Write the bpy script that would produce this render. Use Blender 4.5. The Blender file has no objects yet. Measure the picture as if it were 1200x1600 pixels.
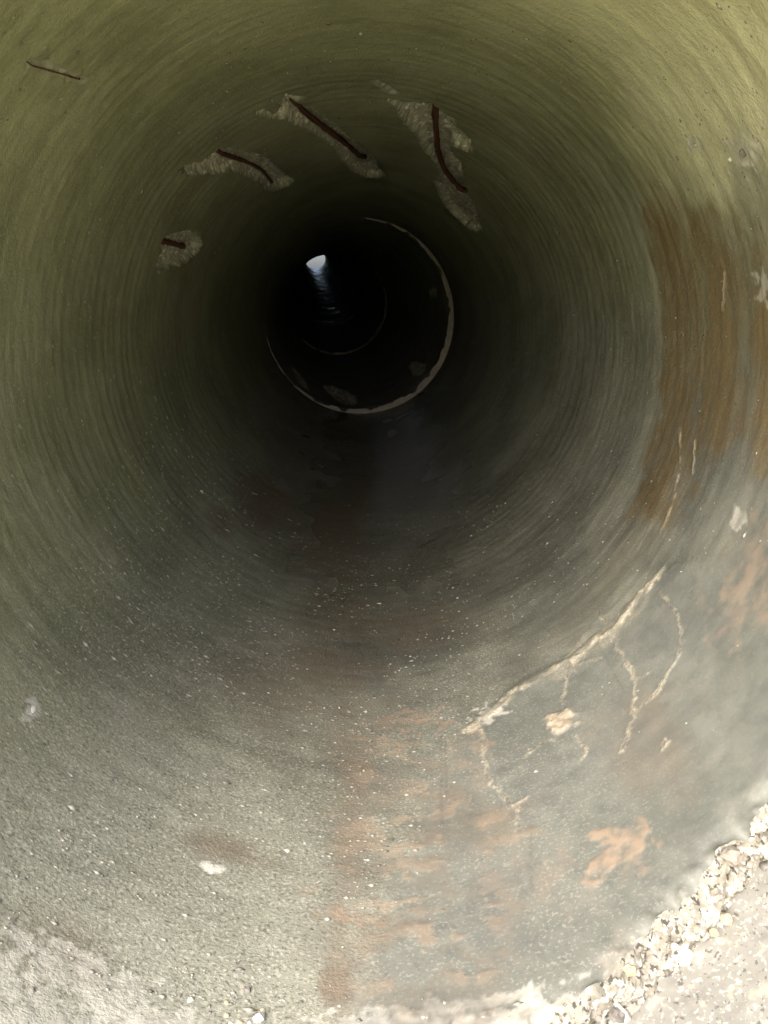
import bpy, math, random
import numpy as np

# ------------------------------------------------------------------ camera, sky, sun, exposure
random.seed(7)
RNG = np.random.default_rng(7)
scene = bpy.context.scene
C = scene.collection
ZA = 0.46                                   # height of the first pipe's axis above the ground
R = 0.30                                    # bore radius
F, VPX, VPY = 1180.0, 556.0, 460.0          # focal length and vanishing point of the bore, photo pixels
CX, CZ = -0.012, 0.075                      # camera off the axis
pitch = math.atan((800 - VPY) / F)
yaw = math.atan((600 - VPX) / math.hypot(F, 800 - VPY))
FWD = np.array([math.sin(yaw) * math.cos(pitch), math.cos(yaw) * math.cos(pitch), -math.sin(pitch)])
RGT = np.cross(FWD, [0, 0, 1]); RGT /= np.linalg.norm(RGT)
UPV = np.cross(RGT, FWD)
CAM = np.array([CX, 0.0, ZA + CZ])

cam = bpy.data.cameras.new('camera')
cam.sensor_fit = 'VERTICAL'; cam.sensor_height = 32.0; cam.lens = 32.0 * F / 1600.0
cam.clip_start = 0.01; cam.clip_end = 2000
camo = bpy.data.objects.new('camera', cam); C.objects.link(camo)
from mathutils import Matrix, Vector
camo.matrix_world = Matrix(((RGT[0], UPV[0], -FWD[0], CAM[0]), (RGT[1], UPV[1], -FWD[1], CAM[1]),
                            (RGT[2], UPV[2], -FWD[2], CAM[2]), (0, 0, 0, 1)))
scene.camera = camo

SUN_EL, SUN_AZ = math.radians(42), math.radians(212)   # azimuth clockwise from +Y: behind the camera, a little to the left
world = bpy.data.worlds.new('World'); scene.world = world; world.use_nodes = True
wn = world.node_tree; bg = wn.nodes['Background']
sky = wn.nodes.new('ShaderNodeTexSky'); sky.sky_type = 'NISHITA'; sky.sun_disc = False
sky.sun_elevation = SUN_EL; sky.sun_rotation = SUN_AZ
sky.air_density = 0.7; sky.dust_density = 6.0; sky.ozone_density = 0.6
wn.links.new(sky.outputs[0], bg.inputs[0]); bg.inputs[1].default_value = 0.15
sun = bpy.data.lights.new('sun', 'SUN'); sun.energy = 0.7; sun.angle = math.radians(20); sun.color = (1.0, 0.99, 0.95)
suno = bpy.data.objects.new('sun', sun); C.objects.link(suno)
sd = Vector((math.sin(SUN_AZ) * math.cos(SUN_EL), math.cos(SUN_AZ) * math.cos(SUN_EL), math.sin(SUN_EL)))
suno.rotation_euler = sd.to_track_quat('Z', 'Y').to_euler(); suno.location = (0, -3, 6)

vs = scene.view_settings
vs.view_transform = 'Standard'; vs.look = 'None'; vs.gamma = 1.0; vs.exposure = 1.8
scene.cycles.max_bounces = 8; scene.cycles.diffuse_bounces = 7; scene.cycles.glossy_bounces = 3
scene.cycles.use_adaptive_sampling = True; scene.cycles.adaptive_threshold = .03; scene.cycles.sample_clamp_indirect = 6.0

# ------------------------------------------------------------------ helpers
def S(a, b, x):
    t = np.clip((x - a) / (b - a), 0, 1); return t * t * (3 - 2 * t)

_perm = RNG.permutation(512).astype(np.int64)
_ang = RNG.random(512) * 2 * np.pi
_gx, _gy = np.cos(_ang), np.sin(_ang)
def perlin(x, y, perx=None, seed=0):
    """gradient noise, about -0.7..0.7; periodic in x when perx is given"""
    xi = np.floor(x).astype(np.int64); yi = np.floor(y).astype(np.int64)
    fx, fy = x - xi, y - yi
    u = fx * fx * fx * (fx * (fx * 6 - 15) + 10); v = fy * fy * fy * (fy * (fy * 6 - 15) + 10)
    def g(ix, iy, dx, dy):
        if perx: ix = ix % perx
        h = _perm[(_perm[(ix + seed * 17) & 511] + iy) & 511]
        return _gx[h] * dx + _gy[h] * dy
    a = g(xi, yi, fx, fy); b = g(xi + 1, yi, fx - 1, fy)
    c = g(xi, yi + 1, fx, fy - 1); d = g(xi + 1, yi + 1, fx - 1, fy - 1)
    return (a + (b - a) * u) * (1 - v) + (c + (d - c) * u) * v
def ring(th, y, nth, fy, octs=1, seed=0, gain=0.5):
    """noise on the bore wall: nth cells round the circumference, fy cells per metre along it"""
    a = (th / (2 * np.pi)) % 1.0
    o = np.zeros(np.broadcast(th, y).shape); k = 1.0
    for i in range(octs):
        n = int(nth * 2 ** i); o = o + k * perlin(a * n, y * fy * 2 ** i, n, seed + i); k *= gain
    return o

def new_mesh(name, verts, faces, mats=(), attrs=None, smooth=True, tri=False):
    m = bpy.data.meshes.new(name)
    verts = np.ascontiguousarray(verts, dtype=np.float32); faces = np.ascontiguousarray(faces, dtype=np.int32)
    nf, k = faces.shape
    m.vertices.add(len(verts)); m.vertices.foreach_set('co', verts.ravel())
    m.loops.add(nf * k); m.loops.foreach_set('vertex_index', faces.ravel())
    m.polygons.add(nf); m.polygons.foreach_set('loop_start', np.arange(0, nf * k, k, dtype=np.int32))
    m.polygons.foreach_set('use_smooth', np.full(nf, smooth, dtype=bool))
    for an, av in (attrs or {}).items():
        at = m.attributes.new(an, 'FLOAT', 'POINT'); at.data.foreach_set('value', np.ascontiguousarray(av, dtype=np.float32))
    m.update(calc_edges=True); m.validate()
    for mt in mats: m.materials.append(mt)
    return m
def link(name, mesh, parent=None):
    o = bpy.data.objects.new(name, mesh); C.objects.link(o)
    if parent is not None: o.parent = parent
    return o
def grid_faces(nr, nc, wrap=True):
    r = np.arange(nr - 1)[:, None]; c = np.arange(nc if wrap else nc - 1)[None, :]
    c2 = (c + 1) % nc
    return np.stack([r * nc + c, r * nc + c2, (r + 1) * nc + c2, (r + 1) * nc + c], -1).reshape(-1, 4)
def sub_mesh(name, verts, faces, mask, mats, attrs):
    f = faces[mask]; used = np.unique(f); mp = np.zeros(len(verts), dtype=np.int64); mp[used] = np.arange(len(used))
    return new_mesh(name, verts[used], mp[f], mats, {k: v[used] for k, v in attrs.items()})

# ------------------------------------------------------------------ node material helper
class NT:
    def __init__(s, name):
        s.m = bpy.data.materials.new(name); s.m.use_nodes = True; s.t = s.m.node_tree
        s.b = s.t.nodes['Principled BSDF']; s.tc = s.t.nodes.new('ShaderNodeTexCoord')
    def n(s, typ, **kw):
        x = s.t.nodes.new(typ)
        for k, v in kw.items(): setattr(x, k, v)
        return x
    def l(s, a, b): s.t.links.new(a, b)
    def attr(s, name): return s.n('ShaderNodeAttribute', attribute_name=name).outputs['Fac']
    def coord(s, sc):
        mp = s.n('ShaderNodeMapping'); mp.inputs['Scale'].default_value = sc; s.l(s.tc.outputs['Object'], mp.inputs[0]); return mp.outputs[0]
    def noise(s, sc, scale=1.0, detail=3, rough=0.55):
        x = s.n('ShaderNodeTexNoise'); s.l(s.coord(sc), x.inputs['Vector']); x.inputs['Scale'].default_value = scale
        x.inputs['Detail'].default_value = detail; x.inputs['Roughness'].default_value = rough; return x.outputs['Fac']
    def voro(s, sc, scale, feature='F1'):
        x = s.n('ShaderNodeTexVoronoi', feature=feature); s.l(s.coord(sc), x.inputs['Vector']); x.inputs['Scale'].default_value = scale; return x
    def rng(s, v, a, b, c=0.0, d=1.0):
        x = s.n('ShaderNodeMapRange'); x.clamp = True; s.l(v, x.inputs[0])
        for i, q in enumerate((a, b, c, d)): x.inputs[1 + i].default_value = q
        return x.outputs[0]
    def math(s, op, a, b=None):
        x = s.n('ShaderNodeMath', operation=op)
        for i, q in enumerate((a, b)):
            if q is None: continue
            if isinstance(q, (int, float)): x.inputs[i].default_value = q
            else: s.l(q, x.inputs[i])
        return x.outputs[0]
    def mix(s, f, a, b, blend='MIX'):
        x = s.n('ShaderNodeMix', data_type='RGBA', blend_type=blend)
        for sock, q in ((x.inputs[0], f), (x.inputs[6], a), (x.inputs[7], b)):
            if isinstance(q, (int, float)): sock.default_value = q
            elif isinstance(q, tuple): sock.default_value = q + (1.0,) if len(q) == 3 else q
            else: s.l(q, sock)
        return x.outputs[2]
    def bump(s, h, dist, strength=1.0, prev=None):
        x = s.n('ShaderNodeBump'); x.inputs['Strength'].default_value = strength; x.inputs['Distance'].default_value = dist
        s.l(h, x.inputs['Height'])
        if prev is not None: s.l(prev, x.inputs['Normal'])
        return x.outputs[0]

def pipe_material(name, near=True):
    t = NT(name); iso = (1, 1, 1)
    tone, sk = t.attr('tone'), t.attr('streak')
    gn = t.noise((430, 520, 430), 1, 2, .6)                 # sand-sized mottling
    gr = t.attr('grain')
    mid = t.noise(iso, 60, 4, .65)
    col = t.mix(tone, (.178, .184, .145), (.262, .270, .222))
    col = t.mix(t.attr('olive_bounce'), col, t.mix(tone, (.206, .215, .120), (.288, .295, .184)))
    col = t.mix(t.rng(sk, 0, 1, 0, .6), col, (.40, .39, .31)); col = t.mix(t.rng(sk, 0, -1, 0, .75), col, (.075, .073, .055))
    col = t.mix(t.attr('pale_lit'), col, t.mix(tone, (.55, .545, .37), (.67, .66, .49)))
    mo = t.attr('mortar')
    mcol = t.mix(tone, (.108, .116, .102), (.158, .167, .148))
    mcol = t.mix(t.rng(mid, .50, .72, 0, .6), mcol, (.086, .092, .087)); mcol = t.mix(t.rng(mid, .42, .28, 0, .5), mcol, (.195, .19, .165))
    col = t.mix(mo, col, mcol)
    rn = t.rng(sk, -1.2, 1.1)
    col = t.mix(t.attr('rust'), col, t.mix(rn, (.140, .106, .054), (.240, .190, .102)))
    pale = t.math('MULTIPLY', t.rng(gn, .575, .635), gr); dark = t.math('MULTIPLY', t.rng(gn, .405, .35), gr)
    col = t.mix(t.math('MULTIPLY', pale, .6), col, (.50, .485, .42))
    col = t.mix(t.math('MULTIPLY', dark, .6), col, (.055, .052, .045))
    col = t.mix(t.rng(t.attr('wet_dim'), 0, 1, 0, .45), col, t.mix(1.0, col, (.42, .40, .40), 'MULTIPLY'))
    col = t.mix(t.rng(t.attr('flank_dark'), 0, 1, 0, .9), col, t.mix(1.0, col, (.48, .495, .52), 'MULTIPLY'))
    col = t.mix(t.attr('brown'), col, t.mix(rn, (.112, .088, .062), (.185, .150, .112)))
    col = t.mix(t.attr('peach'), col, t.mix(t.rng(mid, .3, .7), (.235, .182, .132), (.285, .23, .175)))
    col = t.mix(t.attr('pale'), col, t.mix(t.rng(mid, .3, .7), (.36, .355, .31), (.66, .65, .60)))
    col = t.mix(t.attr('skim'), col, (.150, .138, .112)); col = t.mix(t.attr('scab'), col, (.098, .102, .098))
    col = t.mix(t.attr('sheen_paint'), col, (.30, .30, .33))
    sp = t.attr('spall')
    v3 = t.voro(iso, 170); s3 = t.n('ShaderNodeSeparateColor'); t.l(v3.outputs['Color'], s3.inputs[0])
    scol = t.mix(s3.outputs[0], (.34, .335, .27), (.64, .625, .53))
    scol = t.mix(t.rng(mid, .45, .7), scol, (.42, .41, .33))
    scol = t.mix(t.rng(s3.outputs[2], .84, .88), scol, (.80, .78, .70))
    col = t.mix(sp, col, scol)
    ck = t.attr('crack')
    col = t.mix(ck, col, t.mix(t.rng(gn, .35, .65), (.36, .31, .205), (.60, .57, .475)))
    col = t.mix(t.attr('groove'), col, (.035, .033, .028))
    t.l(col, t.b.inputs['Base Color'])
    ro = t.rng(t.attr('wet_dim'), 0, 1, .62, .22 if near else .21)
    ro = t.math('SUBTRACT', ro, t.math('MULTIPLY', pale, .25))
    t.l(ro, t.b.inputs['Roughness'])
    t.l(t.bump(t.math('MULTIPLY', gn, t.rng(mo, 0, 1, 1, .2)), .0009 if near else .003, .7), t.b.inputs['Normal'])
    return t.m

def simple_mat(name, c1, c2, scale=30, rough=.8, bump=.001, speck=None):
    t = NT(name); n = t.noise((1, 1, 1), scale, 6, .65); col = t.mix(t.rng(n, .33, .68), c1, c2)
    for sc, lo, hi, cc in speck or []:
        col = t.mix(t.rng(t.noise((1, 1, 1), sc, 2, .6), lo, hi), col, cc)
    t.l(col, t.b.inputs['Base Color']); t.b.inputs['Roughness'].default_value = rough
    if bump: t.l(t.bump(n, bump), t.b.inputs['Normal'])
    return t.m

M_PIPE = pipe_material('pipe_bore_concrete')
M_FAR = pipe_material('deep_pipe_concrete', False)
M_CONC = simple_mat('barrel_concrete', (.30, .29, .26), (.40, .39, .36), 25)
M_SOCK = simple_mat('socket_concrete', (.185, .185, .168), (.245, .245, .222), 45, .85, .0010,
                    [(330, .57, .63, (.36, .35, .315)), (300, .385, .34, (.11, .105, .095)), (90, .60, .70, (.37, .33, .27))])
M_RIM = simple_mat('broken_rim_concrete', (.17, .16, .128), (.29, .28, .24), 110, .8, .0020,
                   [(240, .54, .60, (.46, .445, .395)), (260, .44, .37, (.06, .055, .045)), (70, .58, .68, (.50, .485, .43))])
M_BAR = simple_mat('rusted_steel', (.040, .015, .009), (.15, .045, .026), 160, .75, .0012)
def stone_mat(name, cols, rough):
    t = NT(name); oi = t.n('ShaderNodeObjectInfo'); cr = t.n('ShaderNodeValToRGB')
    cr.color_ramp.interpolation = 'CONSTANT'
    e = cr.color_ramp.elements
    for i, c in enumerate(cols):
        x = e[i] if i < 2 else e.new(i / len(cols)); x.position = i / len(cols); x.color = c + (1,)
    t.l(oi.outputs['Random'], cr.inputs[0])
    t.l(t.mix(t.rng(t.noise((1, 1, 1), 300, 4), .4, .7, 0, .5), cr.outputs[0], (.30, .28, .24)), t.b.inputs['Base Color'])
    t.b.inputs['Roughness'].default_value = rough
    return t.m
M_PEB = stone_mat('pebble_stone', [(.50, .48, .42), (.30, .28, .24), (.62, .60, .55), (.16, .15, .13), (.42, .36, .26), (.52, .49, .42), (.22, .20, .17), (.11, .105, .10), (.50, .49, .46), (.50, .38, .22), (.70, .67, .58), (.60, .57, .50), (.66, .64, .58), (.42, .40, .36)], .55)
t = NT('sand_grain')
a_ = t.n('ShaderNodeAttribute', attribute_name='tone'); t.l(t.mix(a_.outputs['Fac'], (.10, .095, .085), (.37, .36, .315)), t.b.inputs['Base Color'])
t.b.inputs['Roughness'].default_value = .35; M_GRAIN = t.m

# ------------------------------------------------------------------ the pipeline's frames
L1 = 2.165
frames = []                                  # (origin at the shoulder, unit axis, length)
def unit(v): v = np.array(v, float); return v / np.linalg.norm(v)
frames.append((np.array([0, .30, ZA]), unit((0, 1, 0)), L1))
end = np.array([0, .30 + L1, ZA])
slopes = [(-.053, .006), (-.049, .036), (-.049, .044), (-.055, .046), (-.058, .050), (-.060, .052), (-.061, .056), (-.062, .060), (-.063, .063), (-.063, .064)]
for i, (sx, sz) in enumerate(slopes):
    ax = unit((sx, 1, sz)); ln = 2.16
    off = np.array([-.008, .024, .006]) if i == 0 else (np.array([-.010, .024, .012]) if i == 1 else np.array([RNG.normal(0, .006), .02, (.016, -.010, .014, .018, -.008, .012, .016, .010)[i - 2]]))
    o = end + off
    frames.append((o, ax, ln)); end = o + ax * ln
def basis(ax):
    x = unit(np.cross(ax, [0, 0, 1])); z = np.cross(x, ax); return x, ax, z
def hit(px, py, k=0, r=R):
    """(angle, distance along the pipe) where the photo's line of sight meets the bore of pipe k"""
    o, ax, ln = frames[k]; X, Y, Z = basis(ax)
    d = FWD + RGT * (px - 600) / F - UPV * (py - 800) / F
    p = CAM - o
    dl = np.array([d @ X, d @ Y, d @ Z]); pl = np.array([p @ X, p @ Y, p @ Z])
    a = dl[0] ** 2 + dl[2] ** 2; b = 2 * (pl[0] * dl[0] + pl[2] * dl[2]); c = pl[0] ** 2 + pl[2] ** 2 - r * r
    tt = (-b + math.sqrt(max(b * b - 4 * a * c, 0))) / 2 / a
    q = pl + tt * dl
    return math.atan2(q[2], q[0]), q[1]

class Wall:
    """parameter grid of a bore with traced marks laid on it in metres of arc and length"""
    def __init__(s, th, y, k=0): s.th, s.y, s.k = th, y, k; s.shape = th.shape
    def local(s, pts, pad):
        q = np.array([hit(px, py, s.k) for px, py in pts])
        t0 = math.atan2(np.mean(np.sin(q[:, 0])), np.mean(np.cos(q[:, 0])))
        u = ((q[:, 0] - t0 + np.pi) % (2 * np.pi) - np.pi) * R
        U = ((s.th - t0 + np.pi) % (2 * np.pi) - np.pi) * R
        sel = (U > u.min() - pad) & (U < u.max() + pad) & (s.y > q[:, 1].min() - pad) & (s.y < q[:, 1].max() + pad)
        return np.stack([u, q[:, 1]], 1), U[sel], s.y[sel], sel
    def jitter(s, sel, amp, sc=1.0, seed=3):
        return amp * (ring(s.th[sel], s.y[sel], int(110 * sc), 55 * sc, 3, seed, .6))
    def poly(s, pts, soft=.004, jit=.004, seed=3, sc=1.0, pad=.05):
        P, U, Y, sel = s.local(pts, pad)
        ins = np.zeros(U.shape, bool); dist = np.full(U.shape, 9.0)
        for i in range(len(P)):
            (x1, y1), (x2, y2) = P[i], P[(i + 1) % len(P)]
            c = (y1 > Y) != (y2 > Y)
            xi = (x2 - x1) * (Y - y1) / ((y2 - y1) or 1e-9) + x1
            ins ^= c & (U < xi)
            dx, dy = x2 - x1, y2 - y1; tt = np.clip(((U - x1) * dx + (Y - y1) * dy) / (dx * dx + dy * dy + 1e-12), 0, 1)
            dist = np.minimum(dist, np.hypot(U - x1 - tt * dx, Y - y1 - tt * dy))
        sdv = np.where(ins, dist, -dist) + s.jitter(sel, jit, sc, seed)
        out = np.full(s.shape, -9.0); out[sel] = sdv
        return S(-soft, soft, out), out
    def stroke(s, pts, w, soft=.001, jit=.002, seed=5, sc=2.0):
        P, U, Y, sel = s.local(pts, .04)
        dist = np.full(U.shape, 9.0)
        Uj = U + s.jitter(sel, jit, sc, seed); Yj = Y + s.jitter(sel, jit, sc, seed + 9)
        for i in range(len(P) - 1):
            (x1, y1), (x2, y2) = P[i], P[i + 1]; dx, dy = x2 - x1, y2 - y1
            tt = np.clip(((Uj - x1) * dx + (Yj - y1) * dy) / (dx * dx + dy * dy + 1e-12), 0, 1)
            dist = np.minimum(dist, np.hypot(Uj - x1 - tt * dx, Yj - y1 - tt * dy))
        wv = w * (1 + 1.1 * s.jitter(sel, 1, .7, seed + 4))
        out = np.zeros(s.shape); out[sel] = 1 - S(wv, wv + soft, dist); return out
    def blob(s, px, py, ru, ry, soft=.5, jit=.6, seed=7, sc=.5):
        P, U, Y, sel = s.local([(px, py)], max(ru, ry) * 2.2)
        d = np.hypot((U - P[0, 0]) / ru, (Y - P[0, 1]) / ry)
        out = np.zeros(s.shape); out[sel] = S(-soft, soft, 1 - d + s.jitter(sel, jit, sc, seed)); return out

def crop(x0, y0, sc, pts): return [(x0 + a / sc, y0 + b / sc) for a, b in pts]

ATT = ['olive_bounce', 'mortar', 'rust', 'brown', 'peach', 'pale', 'grain', 'spall', 'ooze', 'crack', 'groove', 'wet_dim', 'tone', 'streak', 'pale_lit', 'flank_dark', 'sheen_paint', 'skim', 'scab']

# ================================================================== structure: ground, embankment
def ground_h(x, y): return 0.012 * np.sin(x * 2.1) * np.cos(y * 1.7)
M_GRASS = simple_mat('grass_ground', (.48, .48, .21), (.60, .59, .30), 3.0, .9, .02)
M_SOIL = simple_mat('embankment_turf', (.16, .16, .055), (.26, .25, .10), 2.5, .9, .03)
xs = np.concatenate([np.linspace(-600, -12, 10), np.linspace(-10, 10, 60), np.linspace(12, 600, 10)])
ysg = np.concatenate([np.linspace(-600, -12, 10), np.linspace(-10, 32, 90), np.linspace(36, 600, 10)])
gx, gy = np.meshgrid(xs, ysg)
g = link('ground', new_mesh('ground', np.stack([gx, gy, ground_h(gx, gy)], -1).reshape(-1, 3), grid_faces(len(ysg), len(xs), False), [M_GRASS]))
g['kind'] = 'structure'
YF, YB = .27, float(end[1]) - .12            # front and back faces of the fill
ex = np.linspace(-9, 9, 73); ey = np.linspace(YF, YB, 90)
hx, hy = np.meshgrid(ex, ey)
hh = np.minimum.reduce([1.25 + (hy - YF) * .6 + 0 * hx, 3.4 + 0 * hx, (3.2 + (hy - YF) * .8 - np.abs(hx + .0)) * .6, np.full(hx.shape, 3.4), (9 - np.abs(hx)) * .7])
hh = np.minimum(hh, 2.75 + (YB - hy) * .5)
hh = np.maximum(hh + .03 * perlin(hx * 1.3, hy * 1.3), -.05)
emb = link('embankment', new_mesh('embankment', np.stack([hx, hy, hh], -1).reshape(-1, 3), grid_faces(90, 73, False), [M_SOIL]))
emb['kind'] = 'structure'
def headwall(y0, thick, cx, cz, r, top, half, foot):
    """a concrete plate with a round hole and sloping shoulders"""
    n = 96; V = []; Fc = []
    poly = [(-half, -.3), (half, -.3), (half, foot), (half * .38, top), (-half * .38, top), (-half, foot)]
    for i in range(n):
        a = 2 * math.pi * i / n; dx, dz = math.cos(a), math.sin(a); best = 99
        for j in range(len(poly)):
            (x1, z1), (x2, z2) = poly[j], poly[(j + 1) % len(poly)]
            x1 += 0; ex_, ez_ = x2 - x1, z2 - z1; den = dx * ez_ - dz * ex_
            if abs(den) < 1e-9: continue
            tt = ((x1 - 0) * ez_ - (z1 - cz) * ex_) / den; ss = ((x1 - 0) * dz - (z1 - cz) * dx) / den
            if tt > 0 and -1e-6 <= ss <= 1 + 1e-6: best = min(best, tt)
        ix, iz = cx + r * dx, cz + r * dz; ox, oz = cx + best * dx, cz + best * dz
        V += [(ix, y0, iz), (ox, y0, oz), (ix, y0 + thick, iz), (ox, y0 + thick, oz)]
    for i in range(n):
        a, b = 4 * i, 4 * ((i + 1) % n)
        Fc += [(a, b, b + 1, a + 1), (a + 2, a + 3, b + 3, b + 2), (a + 1, b + 1, b + 3, a + 3), (a, a + 2, b + 2, b)]
    return new_mesh('headwall', np.array(V), np.array(Fc), [M_CONC], smooth=False)
link('headwall', headwall(.235, .12, 0, ZA, .402, 1.30, 3.2, .12), emb)
link('headwall', headwall(YB - .06, .14, float(end[0]), float(end[2]), .38, 2.85, 9.0, .12), emb)

# ================================================================== first pipe
ORD = ['first', 'second', 'third', 'fourth', 'fifth', 'sixth', 'seventh', 'eighth', 'ninth', 'tenth', 'eleventh']
def pipe_root(k):
    o, ax, ln = frames[k]; X, Y, Z = basis(ax)
    e = bpy.data.objects.new('concrete_pipe', None); C.objects.link(e); e.empty_display_size = .2
    e.matrix_world = Matrix(((X[0], Y[0], Z[0], o[0]), (X[1], Y[1], Z[1], o[1]), (X[2], Y[2], Z[2], o[2]), (0, 0, 0, 1)))
    e['category'] = 'concrete pipe'; e['group'] = 'concrete pipe sections of the culvert'
    return e
def lathe(prof, n, jit=0.0):
    th = np.linspace(0, 2 * np.pi, n, endpoint=False); p = np.array(prof)
    T, Rr = np.meshgrid(th, p[:, 0]); _, Yy = np.meshgrid(th, p[:, 1])
    v = np.stack([Rr * np.cos(T), Yy, Rr * np.sin(T)], -1).reshape(-1, 3)
    return v, grid_faces(len(prof), n)

p1 = pipe_root(0)
p1['label'] = 'nearest olive-grey concrete pipe section with exposed rusty bars and a cracked mortar patch'
# the broken mouth runs at an uneven distance round the pipe (local y, 0 = nominal shoulder)
mth = np.radians([-180, -150, -126, -103, -90, -77, -71.6, -65.4, -57, -50.8, -41.2, -20, 10, 40, 70, 110, 150, 180])
mys = np.array([-.05, -.05, -.042, -.014, -.004, .002, .010, .022, .044, .050, .070, .085, .085, .06, 0, -.03, -.05, -.05])
def mouth_y(th):
    w = (th + np.pi) % (2 * np.pi) - np.pi
    return np.interp(w, mth, mys) + .006 * ring(w, 0 * w, 60, 1, 3, 21) + .006 * ring(w, 0 * w + .3, 24, 1, 2, 25)
NC = 1200
ygr = [0.0]
while ygr[-1] < L1:
    yy = ygr[-1] + .30; ygr.append(ygr[-1] + min(max(.0013, .003 * yy * yy), .014))
ygr[-1] = L1; ygr = np.array(ygr); NR = len(ygr)
th = np.linspace(-np.pi, np.pi, NC, endpoint=False)
TH, Y = np.meshgrid(th, ygr)
Y = Y + mouth_y(TH) * np.exp(-Y / .13)
W = Wall(TH, Y, 0)
A = {k: np.zeros(TH.shape) for k in ATT}
deg = np.degrees(TH)
lumpy = ring(TH, Y, 9, 5, 3, 31)
# ---- mortar skim coat on the lower right, up to the mouth
mort_px = [(1037, 893), (1012, 915), (985, 950), (955, 982), (915, 1014), (888, 1036), (850, 1053), (815, 1073), (780, 1105), (745, 1132),
           (700, 1165), (672, 1215), (650, 1280), (628, 1340), (600, 1400), (590, 1480), (560, 1560), (545, 1640), (700, 1900), (1300, 1750), (1500, 1300), (1350, 900), (1250, 760), (1130, 830), (1080, 880)]
mort, msd = W.poly(mort_px, .004, .012, 3, .6, .3)
mort = np.where(TH > math.radians(-29), S(-.05, .05, msd + .03 * ring(TH, Y, 40, 20, 3, 6)), mort)
mort = np.where(TH < math.radians(-72), S(-.016, .016, msd + .010 * ring(TH, Y, 90, 70, 3, 4)), mort)
A['mortar'] = mort
rside, _ = W.poly([(1060, 700), (1090, 600), (1110, 400), (1150, 250), (1500, 100), (1700, 900), (1250, 900), (1040, 900)], .03, .03, 13, .4, .3)
A['mortar'] = np.maximum(mort, rside * .55)
# ---- olive tint with grass bounce light painted in: towards the crown and left flank
pale_lit = S(math.radians(2), math.radians(34), TH) * S(math.radians(95), math.radians(58), TH) * S(.5, .14, Y + .14 * ring(TH, Y, 14, 8, 3, 33))  # paler scraped concrete, with brighter light at the upper right mouth painted in
A['olive_bounce'] = np.clip(S(-.55, .55, np.sin(TH - np.radians(20)) + .25 * (np.cos(TH) < 0) * -np.cos(TH) + .5 * lumpy), 0, 1) * .85 * (1 - mort)
# ---- grain (sand shows on the worn invert)
inv = S(1.15, .35, np.abs(((TH + np.pi / 2 + .22) + np.pi) % (2 * np.pi) - np.pi))
A['grain'] = np.clip(.25 + .9 * inv + .3 * lumpy, 0, 1) * (1 - .62 * mort)
# ---- stains
rust_px = [(1000, 310), (1050, 290), (1095, 330), (1130, 322), (1160, 345), (1240, 420), (1400, 560), (1320, 800), (1180, 735), (1150, 690), (1110, 725), (1070, 760),
           (1040, 810), (1005, 830), (985, 815), (1003, 770), (1022, 690), (1031, 580), (1027, 470), (1012, 380)]
rust, _ = W.poly(rust_px, .018, .034, 17, .35, .1)
A['rust'] = rust * np.clip(.84 + .35 * ring(TH, Y, 14, 60, 4, 19, .65) + .85 * ring(TH, Y, 26, 22, 4, 20, .6), .1, 1)
rust2, _ = W.poly([(1000, 780), (1040, 830), (985, 880), (900, 990), (800, 1062), (735, 1100), (720, 1090), (800, 1030), (900, 930)], .012, .02, 18, .6, .1)
A['rust'] = np.maximum(A['rust'], .14 * rust2)
for px, py, ru, ry, k in [(415, 780, .050, .14, .8), (520, 830, .045, .20, .85), (560, 760, .035, .25, .6), (500, 1040, .06, .06, .5), (530, 960, .045, .08, .5), (640, 980, .06, .05, .45), (350, 1322, .022, .012, .6),
                          (525, 1530, .008, .012, .8), (545, 1330, .010, .06, .5), (530, 1430, .008, .05, .45), (560, 1200, .014, .05, .45), (540, 1120, .02, .05, .45), (430, 1080, .05, .05, .45), (345, 815, .02, .05, .6), (700, 1270, .02, .03, .35), (760, 1290, .03, .02, .4), (1010, 1150, .03, .05, .35), (90, 1480, .025, .02, .4)]:
    A['brown'] = np.maximum(A['brown'], k * W.blob(px, py, ru, ry, .7, .8, 41))
for px, py, ru, ry, k in [(645, 1125, .022, .024, 1.0), (615, 1165, .020, .014, .95), (700, 1190, .018, .02, .55), (605, 1215, .02, .016, .55), (640, 1240, .03, .02, .45), (585, 1310, .02, .01, .65), (560, 1430, .026, .007, 1.0), (640, 1430, .018, .006, .7), (570, 1500, .012, .02, .6),
                          (740, 1165, .010, .016, .8), (745, 1200, .012, .016, .55), (780, 1275, .022, .008, .7), (775, 1325, .022, .008, .9), (968, 1306, .013, .009, 1.0), (955, 1345, .022, .010, 1.0), (990, 1352, .010, .008, .9), (1172, 925, .03, .028, .8), (1190, 860, .02, .03, .6), (990, 1500, .018, .01, .3), (860, 1370, .02, .02, .35), (560, 1560, .01, .012, .5)]:
    A['peach'] = np.maximum(A['peach'], (k if k >= .95 else .75 * k) * W.blob(px, py, ru, ry, .28 if k >= .95 else .6, 1.5, 47, .9))
for px, py, ru, ry, k in [(120, 1520, .040, .012, .5), (60, 1570, .05, .014, .42), (200, 1580, .06, .010, .42), (330, 1352, .006, .004, 1.0), (700, 1575, .05, .004, .5), (640, 1595, .04, .006, .45), (52, 1108, .006, .008, .9), (800, 1590, .05, .007, .7),
                          (1160, 240, .012, .02, .8), (1085, 228, .006, .012, .8), (1195, 450, .010, .014, .6), (1155, 810, .007, .010, .5), (765, 1115, .012, .012, .6)]:
    A['pale'] = np.maximum(A['pale'], k * W.blob(px, py, ru, ry, .22, 1.5, 53, 1.6))
A['pale_lit'] = pale_lit
flaky = S(-.06, .10, ring(TH, Y, 130, 130, 3, 57, .6) + .16)
lft = S(math.radians(-76), math.radians(-80), TH)
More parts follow.
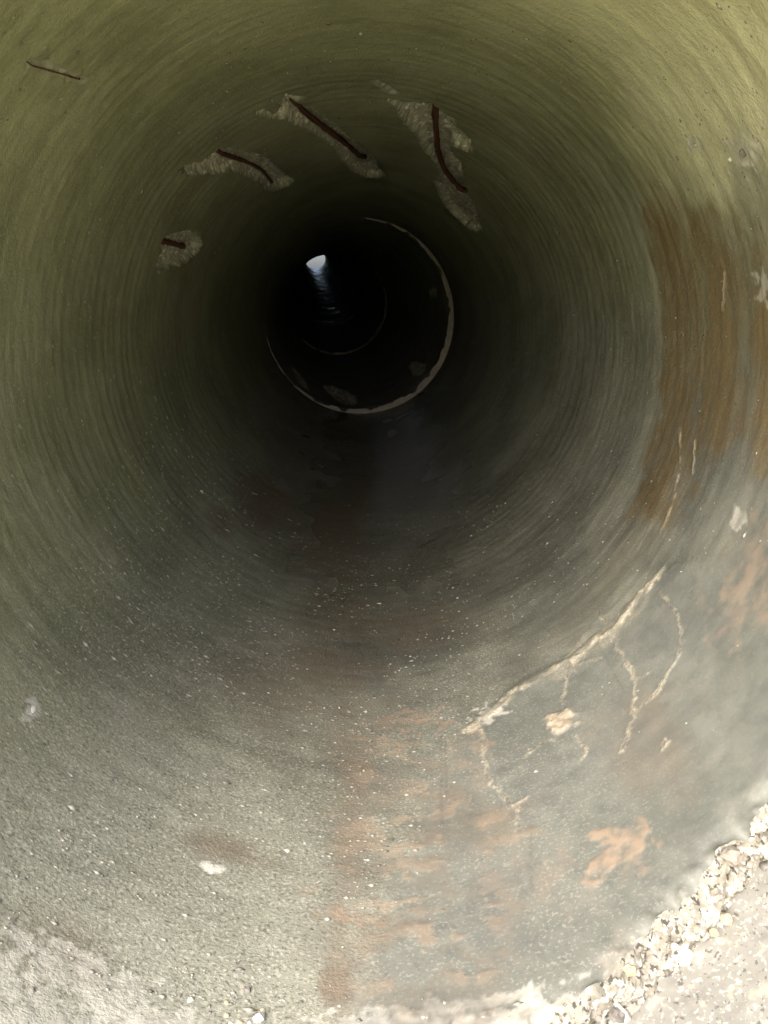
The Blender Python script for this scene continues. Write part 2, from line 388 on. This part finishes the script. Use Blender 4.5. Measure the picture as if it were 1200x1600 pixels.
A['peach'] *= (1 - lft * (1 - flaky)) * np.clip(.68 + 1.1 * ring(TH, Y, 110, 60, 4, 59, .65), .1, 1)
# ---- cracks with pale lime along them
disp = np.zeros(TH.shape)
main = [(1037, 895), (1020, 915), (1000, 930), (985, 960), (960, 985), (935, 1000), (915, 1018), (893, 1038), (870, 1045), (850, 1055), (825, 1068), (800, 1085), (775, 1110), (755, 1125), (735, 1140)]
cr = np.maximum(W.stroke(main[:9], .0024, .005, .0045), .8 * W.stroke(main[8:], .0026, .006, .0045))
fine_cr = [([(893, 1038), (888, 1060), (882, 1085), (880, 1100)], .0013), ([(900, 1150), (917, 1175), (905, 1190)], .0009), ([(893, 1045), (915, 1037), (940, 1030)], .0009),
           ([(935, 955), (955, 985), (965, 1010), (985, 1045), (995, 1062), (992, 1080), (992, 1105), (990, 1125), (982, 1150), (972, 1175)], .0013),
           ([(1030, 925), (1050, 945), (1065, 975), (1068, 1010), (1060, 1030), (1045, 1055), (1030, 1080), (1005, 1105), (990, 1115)], .0012), ([(995, 1062), (1012, 1055)], .0010),
           ([(752, 1140), (756, 1185), (762, 1215), (785, 1245), (808, 1262), (810, 1300)], .0011), ([(865, 1155), (840, 1168), (822, 1180)], .0008), ([(1042, 1158), (1036, 1172)], .0015),
           ([(1063, 672), (1064, 720)], .0022), ([(1061, 742), (1052, 785), (1036, 826)], .0032), ([(1086, 690), (1084, 735)], .0018), ([(808, 1262), (828, 1245)], .0007), ([(1130, 430), (1128, 480)], .0016)]
for pts, w in fine_cr: cr = np.maximum(cr, .7 * W.stroke(pts, w * .55, .0015, .0032, 61))
lump = W.blob(879, 1130, .012, .014, .3, .8, 67, 1.2)
A['peach'] = np.maximum(A['peach'], lump * .8); cr = np.maximum(cr, .45 * lump)
halo = W.stroke(main[2:8], .010, .012, .004, 71)
cr *= np.clip(.8 + 1.5 * ring(TH, Y, 110, 55, 3, 69), .3, 1)
for pts, w in fine_cr[:9]: A['groove'] = np.maximum(A['groove'], .55 * W.stroke(pts, .0002, .0007, .0034, 61))
A['crack'] = np.clip(np.maximum(cr * .8, .28 * halo * np.clip(.8 + 1.2 * ring(TH, Y, 90, 60, 2, 70), 0, 1)), 0, 1)
for pts in [[(932, 1000), (976, 1082)], [(690, 1150), (690, 1285)], [(696, 1160), (698, 1240)], [(830, 1290), (832, 1390)], [(660, 1130), (640, 1180)]]:
    A['groove'] = np.maximum(A['groove'], .20 * W.stroke(pts, .0005, .001, .0006, 73))
A['groove'] = np.maximum(A['groove'], .25 * W.blob(833, 1296, .005, .006, .6, 1.0, 75))
ridge_dark = W.stroke([(x - 6, y - 10) for x, y in main[6:14]], .0018, .003, .002, 79); A['groove'] = np.maximum(A['groove'], .30 * ridge_dark)
zone = S(math.radians(-101), math.radians(-90), TH + .10 * ring(TH, Y, 30, 16, 3, 160)) * S(math.radians(-73), math.radians(-80), TH + .12 * ring(TH, Y, 30, 16, 3, 161)) * S(.36, .20, Y + .1 * ring(TH, Y, 20, 12, 2, 162))
fk = ring(TH, Y, 34, 24, 5, 163, .62)
A['skim'] = zone * S(.05, .10, fk) * .5
A['peach'] = np.maximum(A['peach'], zone * S(.14, .20, ring(TH, Y, 60, 50, 5, 165, .62)) * .55)
A['scab'] = np.maximum(mort, zone) * S(.14, .30, ring(TH, Y, 26, 14, 5, 167, .6)) * .3
# ---- tone and the streaks left by the spinning of the pipe
def tones(TH, Y, sd):
    tone = np.clip(.5 + 1.05 * ring(TH, Y, 12, 7, 4, sd, .65) + .35 * ring(TH, Y, 150, 80, 2, sd + 5), 0, 1)
    patch = np.clip(.6 + 1.2 * ring(TH, Y, 10, 5, 2, sd + 9), .2, 1.1)
    sk = .75 * ring(TH, Y, 3, 62, 1, sd + 11) + .55 * ring(TH, Y, 64, 110, 2, sd + 13) + .8 * ring(TH, Y, 130, 230, 2, sd + 15)
    return tone, np.clip(sk * patch * .85, -1, 1)
A['tone'], A['streak'] = tones(TH, Y, 300)
A['tone'] = np.clip(A['tone'] + .75 * S(.28, -.02, Y) * inv, 0, 1.4)
A['streak'] *= .6 * (1 - .75 * mort) * (1 - .5 * inv)
# ---- relief, positive = into the wall
strong = 1 - .75 * mort
disp += strong * (1 - .5 * inv) * (.0010 * ring(TH, Y, 2, 58, 1, 81) + .0003 * ring(TH, Y, 22, 80, 2, 83) + .0003 * ring(TH, Y, 90, 150, 2, 85)) - .0003 * A['streak']
disp += .0004 * ring(TH, Y, 95, 50, 3, 87) * (1 - .4 * mort) + .0025 * ring(TH, Y, 7, 3, 2, 89)
disp -= np.where(TH < math.radians(-72), .0008, .0028) * S(-.006, .006, msd) * np.exp(-np.maximum(msd, 0) / .12) * S(math.radians(-24), math.radians(-34), TH)
disp -= .0012 * cr + .0025 * lump * (.6 + ring(TH, Y, 300, 160, 2, 91))
disp += .0004 * A['skim'] + .0010 * A['groove'] - .0006 * A['peach'] * (mort > .5)
disp += A['pale'] * .0012 * ring(TH, Y, 260, 130, 2, 93)
# ---- spalled patches over the reinforcement
sp_px = {
    'c': crop(400, 120, 5.4545, [(250, 165), (400, 175), (345, 240), (450, 255), (560, 330), (640, 390), (720, 460), (880, 580), (1040, 720), (1050, 790), (1110, 850), (1020, 868), (930, 858), (820, 800), (740, 720), (700, 640), (600, 545), (520, 495), (430, 450), (310, 400), (260, 365), (150, 352), (60, 335), (-5, 325), (-5, 300), (70, 290), (150, 325), (220, 290), (210, 220)]),
    'r': crop(580, 120, 6.0, [(130, 205), (300, 235), (560, 252), (700, 345), (800, 395), (770, 440), (870, 530), (965, 640), (940, 708), (860, 690), (760, 640), (735, 660), (765, 740), (840, 800), (868, 930), (810, 930), (850, 980), (895, 1050), (905, 1110), (990, 1270), (1000, 1350), (1045, 1440), (980, 1462), (880, 1392), (790, 1312), (700, 1222), (650, 1125), (620, 1035), (580, 970), (645, 985), (640, 850), (580, 770), (490, 680), (440, 570), (340, 455), (290, 370), (230, 262)]),
    'l': crop(220, 210, 4.615, [(280, 262), (320, 230), (440, 210), (530, 150), (580, 108), (640, 108), (760, 140), (880, 158), (960, 220), (1040, 300), (1112, 328), (1060, 372), (960, 402), (900, 402), (860, 360), (800, 322), (720, 282), (620, 270), (540, 287), (420, 287), (340, 282)]),
    's': crop(220, 210, 4.615, [(150, 780), (190, 735), (300, 700), (370, 688), (425, 740), (442, 790), (405, 860), (340, 920), (240, 950), (170, 972), (122, 992), (108, 930), (150, 850), (145, 800)]),
    'n': [(40, 96), (60, 94), (85, 100), (103, 112), (137, 124), (134, 131), (100, 121), (70, 112), (44, 106)],
    'f': [(574, 122), (592, 124), (622, 142), (624, 148), (606, 146), (590, 134)],
}
part_id = np.zeros(TH.shape, np.int32); depth = {'c': .014, 'r': .015, 'l': .013, 's': .013, 'n': .005, 'f': .004}
rough_b = .0034 * ring(TH, Y, 260, 120, 3, 95, .65) + .004 * ring(TH, Y, 50, 18, 2, 96)
for i, (k, pts) in enumerate(sp_px.items()):
    m, sdv = W.poly(pts, .0022, .006 if k in 'crls' else .003, 97 + i, 2.2)
    A['spall'] = np.maximum(A['spall'], m * (.35 if k in 'nf' else 1))
    inner = S(-.001, .010, sdv)
    disp += m * (depth[k] * (.35 + .65 * inner) + rough_b * (1.0 if k in 'crls' else .4)) - m * disp * .8
    if k in 'crls': part_id[sdv > 0] = i + 1
    for kk in ('olive_bounce', 'grain', 'rust'): A[kk] *= 1 - m
# hairline running on from the right-hand patch
A['groove'] = np.maximum(A['groove'], W.stroke(crop(580, 120, 6, [(230, 225), (380, 245), (500, 255), (580, 270), (700, 340), (810, 395)]), .0012, .0015, .001, 111) * .9)
A['groove'] = np.maximum(A['groove'], W.stroke(crop(220, 210, 4.615, [(300, 285), (360, 240), (440, 212)]), .0012, .002, .001, 113) * .8)
# ---- dampness on the invert, with light falloff from the mouth darkened in
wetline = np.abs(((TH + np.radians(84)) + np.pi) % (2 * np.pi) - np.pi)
A['wet_dim'] = np.clip(S(1.05, .25, wetline + .45 * ring(TH, Y, 16, 5, 3, 115)) * S(.12, .75, Y + .25 * ring(TH, Y, 20, 4, 3, 118)), 0, 1) * (1 - mort)
# darker, bluer lower right flank, weaker at the mouth and deep in the bore
A['flank_dark'] = S(math.radians(-112), math.radians(-86), TH + .25 * ring(TH, Y, 20, 10, 3, 119)) * S(math.radians(12), math.radians(-30), TH + .3 * ring(TH, Y, 20, 10, 3, 120)) * np.clip(.75 + .8 * ring(TH, Y, 18, 10, 4, 124, .6), 0, 1) * (.55 + .45 * S(.05, .25, Y)) * (1 - .7 * S(.35, .8, Y)) * (1 - mort)
lane = np.abs(((TH + math.radians(72)) + np.pi) % (2 * np.pi) - np.pi)
A['sheen_paint'] = S(.36, .12, lane + .12 * ring(TH, Y, 24, 6, 3, 126)) * S(.75, 1.5, Y) * .8  # floor sheen painted as a pale bluish lane
A['wet_dim'] = np.maximum(A['wet_dim'], A['sheen_paint'])
pin = S(.60, .68, ring(TH, Y, 330, 170, 1, 151) + .25 * ring(TH, Y, 20, 10, 1, 152)) * (1 - .6 * mort) * (A['spall'] < .1)
A['groove'] = np.maximum(A['groove'], .75 * pin); disp += .0012 * pin
# chips at the mouth
edge = np.exp(-np.maximum(Y - mouth_y(TH) - .0, 0) / .006)
disp += edge * .004 * (1 + 2 * ring(TH, Y, 140, 70, 2, 117))
RR = R + disp
V1 = np.stack([RR * np.cos(TH), Y, RR * np.sin(TH)], -1).reshape(-1, 3)
F1 = grid_faces(NR, NC)
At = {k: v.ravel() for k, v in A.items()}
mpid = np.where((part_id == 0) & (msd > 0), 9, part_id).ravel()
fid = mpid[F1].max(1); fid = np.where((mpid[F1] == 9).all(1), 9, np.where(fid == 9, 0, fid))
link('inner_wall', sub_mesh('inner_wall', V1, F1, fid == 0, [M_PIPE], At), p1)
for i, lab in [(1, 'long spalled patch at the crown with a slanting rusty bar'), (2, 'large forked spalled patch right of the crown with the thickest bar'), (3, 'curved spalled patch left of the crown'), (4, 'small spalled patch low on the left flank')]:
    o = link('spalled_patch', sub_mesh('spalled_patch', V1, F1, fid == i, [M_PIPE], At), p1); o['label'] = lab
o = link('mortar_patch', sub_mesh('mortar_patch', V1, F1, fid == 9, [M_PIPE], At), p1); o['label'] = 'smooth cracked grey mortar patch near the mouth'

# ---- rest of the pipe's body
bell0 = -.105
prof = [(.352, .115), (.331, .10), (.3262, bell0 + .001), (.3275, bell0 - .004), (.396, bell0 - .004), (.40, bell0), (.40, .16), (.365, .24), (.365, L1 - .13), (.341, L1 - .125), (.341, L1), (.296 + .012, L1 + .001), (.3025, L1 - .0005)]
v, f = lathe(prof[2:], 192)
link('barrel', new_mesh('barrel', v, f, [M_CONC]), p1)
# socket lining in front of the broken rim
n2, m2 = 900, 70
tt = np.linspace(-np.pi, np.pi, n2, endpoint=False); vv = np.linspace(0, 1, m2)
T2, V2 = np.meshgrid(tt, vv); ys2 = bell0 + V2 * (mouth_y(T2) + .004 - bell0)
r2 = .3300 - .0022 + .0016 * ring(T2, ys2, 60, 30, 4, 121) + .0006 * ring(T2, ys2, 400, 200, 2, 123)
link('socket', new_mesh('socket', np.stack([r2 * np.cos(T2), ys2, r2 * np.sin(T2)], -1).reshape(-1, 3), grid_faces(m2, n2), [M_SOCK]), p1)
# broken rim between bore and socket
n3, m3 = 1500, 34
tt = np.linspace(-np.pi, np.pi, n3, endpoint=False); vv = np.linspace(0, 1, m3); T3, V3 = np.meshgrid(tt, vv)
wv = .026 + .012 * ring(T3, 0 * T3, 20, 1, 2, 127)
r0 = np.interp(tt, th, RR[0], period=2 * np.pi); y0 = np.interp(tt, th, Y[0], period=2 * np.pi)
r3 = r0 + V3 * (R + .033 - r0); y3 = y0 - V3 * (.005 + .008 * ring(T3, 0 * T3 + .5, 16, 1, 2, 129)) - .003 * np.sin(np.pi * V3)
am = np.sin(np.pi * np.clip(V3, 0, 1)) ** .4
y3 = y3 - am * (.007 * ring(T3, V3 * .036, 44, 26, 3, 130, .6) + .0048 * ring(T3, V3 * .036, 190, 100, 3, 131, .75)); r3 = r3 + am * .003 * ring(T3, V3 * .036, 130, 90, 2, 133)
link('broken_rim', new_mesh('broken_rim', np.stack([r3 * np.cos(T3), y3, r3 * np.sin(T3)], -1).reshape(-1, 3), grid_faces(m3, n3), [M_RIM]), p1)

# ---- stones
import bmesh
def stone_mesh(name, sub, seed, mat):
    bm = bmesh.new(); bmesh.ops.create_icosphere(bm, subdivisions=sub, radius=1.0); r = random.Random(seed)
    for vtx in bm.verts: vtx.co *= r.uniform(.62, 1.15)
    sx, sy, sz = r.uniform(.8, 1.25), r.uniform(.7, 1.1), r.uniform(.55, .8)
    for vtx in bm.verts: vtx.co = Vector((vtx.co.x * sx, vtx.co.y * sy, vtx.co.z * sz))
    me = bpy.data.meshes.new(name); bm.to_mesh(me); bm.free(); me.materials.append(mat)
    for p in me.polygons: p.use_smooth = seed % 2 == 0
    return me
PEB = [stone_mesh('pebble', 2 if i < 4 else 1, 50 + i, M_PEB) for i in range(8)]
def put_stone(th_, y_, r_, size, seed):
    rr = random.Random(seed); o = bpy.data.objects.new('pebble', PEB[rr.randrange(8)]); C.objects.link(o); o.parent = p1
    o.location = (r_ * math.cos(th_), y_, r_ * math.sin(th_)); o.rotation_euler = (rr.uniform(0, 6), rr.uniform(0, 6), rr.uniform(0, 6))
    s_ = size * rr.uniform(.8, 1.2); o.scale = (s_, s_, s_)
    return o
mid_r = random.Random(5)
for i in range(50):
    a = math.radians(mid_r.uniform(-84, -36)); q = mid_r.random()
    my = float(mouth_y(np.array([a]))[0])
    put_stone(a, my - .004 - .006 * math.sin(math.pi * q) + mid_r.uniform(-.002, .004), R + .002 + .028 * q, mid_r.choice([.0012, .0014, .0018, .002, .0022, .003, .0045, .0065]), i)
for i in range(36):
    px, py = mid_r.choice([(110, 1510), (150, 1540), (60, 1560), (220, 1560), (330, 1585), (420, 1590), (690, 1585), (640, 1590)])
    a, y_ = hit(px + mid_r.gauss(0, 45), py + mid_r.gauss(0, 16)); put_stone(a, y_, R + .0008, mid_r.choice([.0010, .0012, .0015, .002]), 700 + i)
for px, py, sz in [(330, 1350, .0020), (52, 1107, .004), (402, 1590, .005), (388, 1548, .003), (315, 768, .004), (1160, 240, .003), (1140, 250, .0025), (1085, 228, .0022)]:
    a, y_ = hit(px, py); put_stone(a, y_, R + .001, sz, int(px))

# sand grains standing proud of the worn bore: too many and too small to count
iv = np.array([[1, 0, 0], [-1, 0, 0], [0, 1, 0], [0, -1, 0], [0, 0, 1], [0, 0, -1]], float)
iff = np.array([[0, 2, 4], [2, 1, 4], [1, 3, 4], [3, 0, 4], [2, 0, 5], [1, 2, 5], [3, 1, 5], [0, 3, 5]])
NG = 72000
ga = RNG.uniform(-np.pi, np.pi, NG); gy_ = -.04 + 1.9 * RNG.random(NG) ** 1.9
dinv = np.abs(((ga + np.pi / 2 + .25) + np.pi) % (2 * np.pi) - np.pi)
ri = np.clip(np.searchsorted(ygr, gy_), 0, NR - 1); ci = ((ga + np.pi) / (2 * np.pi) * NC).astype(int) % NC
den = (.17 + .83 * S(1.35, .45, dinv)) * (1 - .9 * S(.2, 1.1, gy_)) * (1 - .9 * mort[ri, ci]) * (1 - A['spall'][ri, ci]) * np.clip(.55 + 1.6 * ring(ga, gy_, 14, 7, 3, 141), .05, 1)
keep = (RNG.random(NG) < den) & (gy_ > mouth_y(ga) + .004)
ga, gy_, ri, ci = ga[keep], gy_[keep], ri[keep], ci[keep]; n = len(ga)
gs = np.clip(RNG.lognormal(math.log(.00055), .45, n), .0003, .0022) * (1 + .25 * gy_)
rw = RR[ri, ci] - gs * .15
er = np.stack([np.cos(ga), 0 * ga, np.sin(ga)], 1); et = np.stack([-np.sin(ga), 0 * ga, np.cos(ga)], 1); ey_ = np.tile([0, 1.0, 0], (n, 1))
pos = er * rw[:, None] + ey_ * gy_[:, None]
st_ = gs * RNG.uniform(.9, 2.4, n); sy_ = gs * RNG.uniform(.7, 1.2, n); sr_ = gs * RNG.uniform(.5, .9, n)
vj = iv[None] * RNG.uniform(.75, 1.15, (n, len(iv), 1))
GV = pos[:, None] + vj[..., 0:1] * (et * st_[:, None])[:, None] + vj[..., 1:2] * (ey_ * sy_[:, None])[:, None] + vj[..., 2:3] * (er * sr_[:, None])[:, None]
GF = iff[None] + (np.arange(n) * len(iv))[:, None, None]
tone = np.repeat(np.where(RNG.random(n) < .22, RNG.uniform(0, .25, n), RNG.uniform(.45, 1, n)), len(iv))
o = link('sand_grains', new_mesh('sand_grains', GV.reshape(-1, 3), GF.reshape(-1, 3), [M_GRAIN], {'tone': tone}), p1); o['kind'] = 'stuff'

# ---- reinforcing bars
def bar(pts, rad, parent, lab=None, depthv=.005, k=0, flat=1.0, seed=0):
    q = [hit(px, py, k) for px, py in pts]; rr = random.Random(seed)
    a = np.unwrap([x[0] for x in q]); y_ = np.array([x[1] for x in q]); tpar = np.linspace(0, 1, len(q)); tf = np.linspace(0, 1, 40)
    a = np.interp(tf, tpar, a); y_ = np.interp(tf, tpar, y_)
    for _ in range(3):
        a[1:-1] = (a[:-2] + a[1:-1] * 2 + a[2:]) / 4; y_[1:-1] = (y_[:-2] + 2 * y_[1:-1] + y_[2:]) / 4
    dp = depthv + .008 * np.maximum(0, np.abs(tf - .5) * 2 - .8) / .2 * np.where(np.abs(tf - .5) > .4, 1, 0)
    P = np.stack([(R + dp) * np.cos(a), y_, (R + dp) * np.sin(a)], 1)
    Tn = np.gradient(P, axis=0); Tn /= np.linalg.norm(Tn, axis=1)[:, None]
    er_ = np.stack([np.cos(a), 0 * a, np.sin(a)], 1); N = er_ - (er_ * Tn).sum(1)[:, None] * Tn; N /= np.linalg.norm(N, axis=1)[:, None]
    B = np.cross(Tn, N); ns = 12; an = np.linspace(0, 2 * np.pi, ns, endpoint=False)
    rd = rad * (1 + .12 * np.array([rr.gauss(0, 1) for _ in tf])[:, None] * np.ones((1, ns)) * .9 + .10 * np.array([[rr.gauss(0, 1) for _ in an] for _ in tf]))
    vtx = P[:, None] + rd[..., None] * (np.cos(an)[None, :, None] * N[:, None] + np.sin(an)[None, :, None] * B[:, None])
    vall = np.concatenate([vtx.reshape(-1, 3), P[:1], P[-1:]]); fs = grid_faces(40, ns)
    c0, c1 = 40 * ns, 40 * ns + 1
    caps = np.array([[c0, c0, (i + 1) % ns, i] for i in range(ns)] + [[c1, c1, 39 * ns + i, 39 * ns + (i + 1) % ns] for i in range(ns)])
    me = bpy.data.meshes.new('reinforcing_bar')
    me.from_pydata([tuple(x) for x in vall], [], [tuple(x) for x in fs] + [tuple(c[1:]) for c in caps]); me.materials.append(M_BAR)
    for p in me.polygons: p.use_smooth = True
    ob = link('reinforcing_bar', me, parent)
    if lab: ob['label'] = lab
bar([(460, 166), (490, 190), (515, 209), (548, 234), (571, 256)], .0038, p1, 'straight slanting rusty bar at the crown', .0035, seed=1)
bar([(678, 163), (680, 200), (683, 238), (693, 266), (708, 286), (729, 308)], .0042, p1, 'thick red-brown bar bent towards the right', .002, seed=2)
bar([(336, 240), (362, 248), (390, 258), (410, 268), (424, 284), (428, 292)], .0028, p1, 'thin curved dark bar left of the crown', .004, seed=3)
bar([(254, 378), (272, 382), (295, 389)], .0036, p1, 'short dark bar stub on the left flank', .004, seed=4)
bar([(42, 101), (85, 113), (134, 128)], .00055, p1, 'thin rusty wire near the mouth on the upper left', .0005, seed=5)

# ================================================================== the deeper pipes
def deep_bore(k, nc, nr, ln):
    th = np.linspace(-np.pi, np.pi, nc, endpoint=False); yy = np.linspace(0, ln, nr); TH, Y = np.meshgrid(th, yy)
    W = Wall(TH, Y, k); A = {q: np.zeros(TH.shape) for q in ATT}; pid = np.zeros(TH.shape, np.int32)
    d = .0016 * ring(TH, Y, 5, 20, 2, 200 + k) + .0012 * ring(TH, Y, 14, 50, 2, 210 + k) + .0012 * ring(TH, Y, 60, 30, 3, 220 + k) + (.003 if k < 2 else .007) * ring(TH, Y, 7, 3, 2, 230 + k)
    if k >= 3: d = .25 * (d - .007 * ring(TH, Y, 7, 3, 2, 230 + k)) + .018 * ring(TH, Y, 4, 2.2, 2, 232 + k)
    A['olive_bounce'] = np.clip(S(-.5, .6, np.sin(TH)), 0, 1) * .7; A['grain'][:] = .35; A['tone'], A['streak'] = tones(TH, Y, 400 + k)
    wl = np.abs(((TH + np.radians(88)) + np.pi) % (2 * np.pi) - np.pi)
    A['wet_dim'] = S(.8, .1, wl + .25 * ring(TH, Y, 30, 6, 2, 240 + k)) * np.clip(.7 + 1.1 * ring(TH, Y, 8, 3, 3, 245 + k), 0, 1) * {1: .35, 2: .5}.get(k, 1.0)
    if k == 1:
        for i, (pts, dep) in enumerate([([(503, 604), (520, 605), (543, 614), (556, 622), (560, 632), (550, 637), (536, 636), (524, 628), (512, 616)], .030),
                                        ([(454, 574), (466, 584), (478, 600), (482, 612), (470, 605), (460, 592)], .008),
                                        ([(640, 574), (652, 566), (668, 572), (664, 586), (648, 590)], -.010), ([(672, 452), (684, 448), (686, 462), (676, 466)], .006)]):
            m, sdv = W.poly(pts, .004, .012, 250 + i, .8, .12); A['spall'] = np.maximum(A['spall'], m)
            d += m * (dep * S(-.002, .02, sdv) + .006 * ring(TH, Y, 90, 45, 3, 260 + i)); pid[sdv > 0] = i + 1
            A['wet_dim'] *= 1 - m
    d += .011 * np.exp(-Y / .02) * np.clip(.15 + 2.6 * ring(TH, Y, 30, 12, 3, 270 + k), 0, 1) - (.006 if k <= 2 else 0)      # worn arris, slightly narrower bore
    RRk = R + d
    return np.stack([RRk * np.cos(TH), Y, RRk * np.sin(TH)], -1).reshape(-1, 3), grid_faces(nr, nc), {q: v_.ravel() for q, v_ in A.items()}, pid.ravel()
def shoulder(k, ln):
    n, m = 360, 14; T, V = np.meshgrid(np.linspace(-np.pi, np.pi, n, endpoint=False), np.linspace(0, 1, m))
    wear = (-.006 if k <= 2 else 0) + .011 * np.clip(.15 + 2.6 * ring(T, 0 * T, 30, 12, 3, 270 + k), 0, 1)
    r_ = R + wear * (1 - V) + V * .047; y_ = -.001 - .004 * np.sin(V * 3.1) + .005 * ring(T, V * .05, 90, 60, 3, 280 + k) * np.sin(np.pi * V) ** .4
    return np.stack([r_ * np.cos(T), y_, r_ * np.sin(T)], -1).reshape(-1, 3), grid_faces(m, n)
M_SHO = simple_mat('joint_face_concrete', (.46, .43, .34), (.64, .61, .52), 90, .8, .002)
shared = None
for k in range(1, len(frames)):
    ln = frames[k][2]; pk = pipe_root(k)
    pk['label'] = {1: 'second dark pipe section, just beyond the wide pale joint ring', 2: 'third black pipe section, beyond the small inner joint ring'}.get(
        k, f'{ORD[k]} pipe section in from the mouth, a thin dark ring near the far light')
    if k == len(frames) - 1: pk['label'] = 'last pipe section framing the white daylight at the far end'
    if k <= 2:
        v, f, at, pid = deep_bore(k, 620 if k == 1 else 360, 420 if k == 1 else 160, ln); pf = pid[f].max(1)
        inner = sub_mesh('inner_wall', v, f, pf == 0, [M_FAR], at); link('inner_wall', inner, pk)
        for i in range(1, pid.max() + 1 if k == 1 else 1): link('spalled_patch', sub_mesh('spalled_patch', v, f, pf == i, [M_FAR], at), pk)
        v, f = shoulder(k, ln); link('joint_face', new_mesh('joint_face', v, f, [M_SHO]), pk)
        v, f = lathe([(.346, .002), (.346, -.105), (.350, -.11), (.396, -.11), (.40, -.10), (.40, .12), (.365, .2), (.365, ln - .13), (.341, ln - .125), (.341, ln), (.308, ln + .001), (.3025, ln - .0005)], 128)
        link('barrel', new_mesh('barrel', v, f, [M_CONC]), pk)
    else:
        if shared is None:
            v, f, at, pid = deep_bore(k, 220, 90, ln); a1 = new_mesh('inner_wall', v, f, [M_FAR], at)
            v, f = shoulder(k, ln); a2 = new_mesh('joint_face', v, f, [M_SHO])
            v, f = lathe([(.346, .002), (.346, -.105), (.350, -.11), (.396, -.11), (.40, -.10), (.40, .12), (.365, .2), (.365, ln - .13), (.341, ln - .125), (.341, ln), (.308, ln + .001), (.3025, ln - .0005)], 96)
            a3 = new_mesh('barrel', v, f, [M_CONC]); shared = (a1, a2, a3)
        for nm, me in zip(('inner_wall', 'joint_face', 'barrel'), shared): link(nm, me, pk)
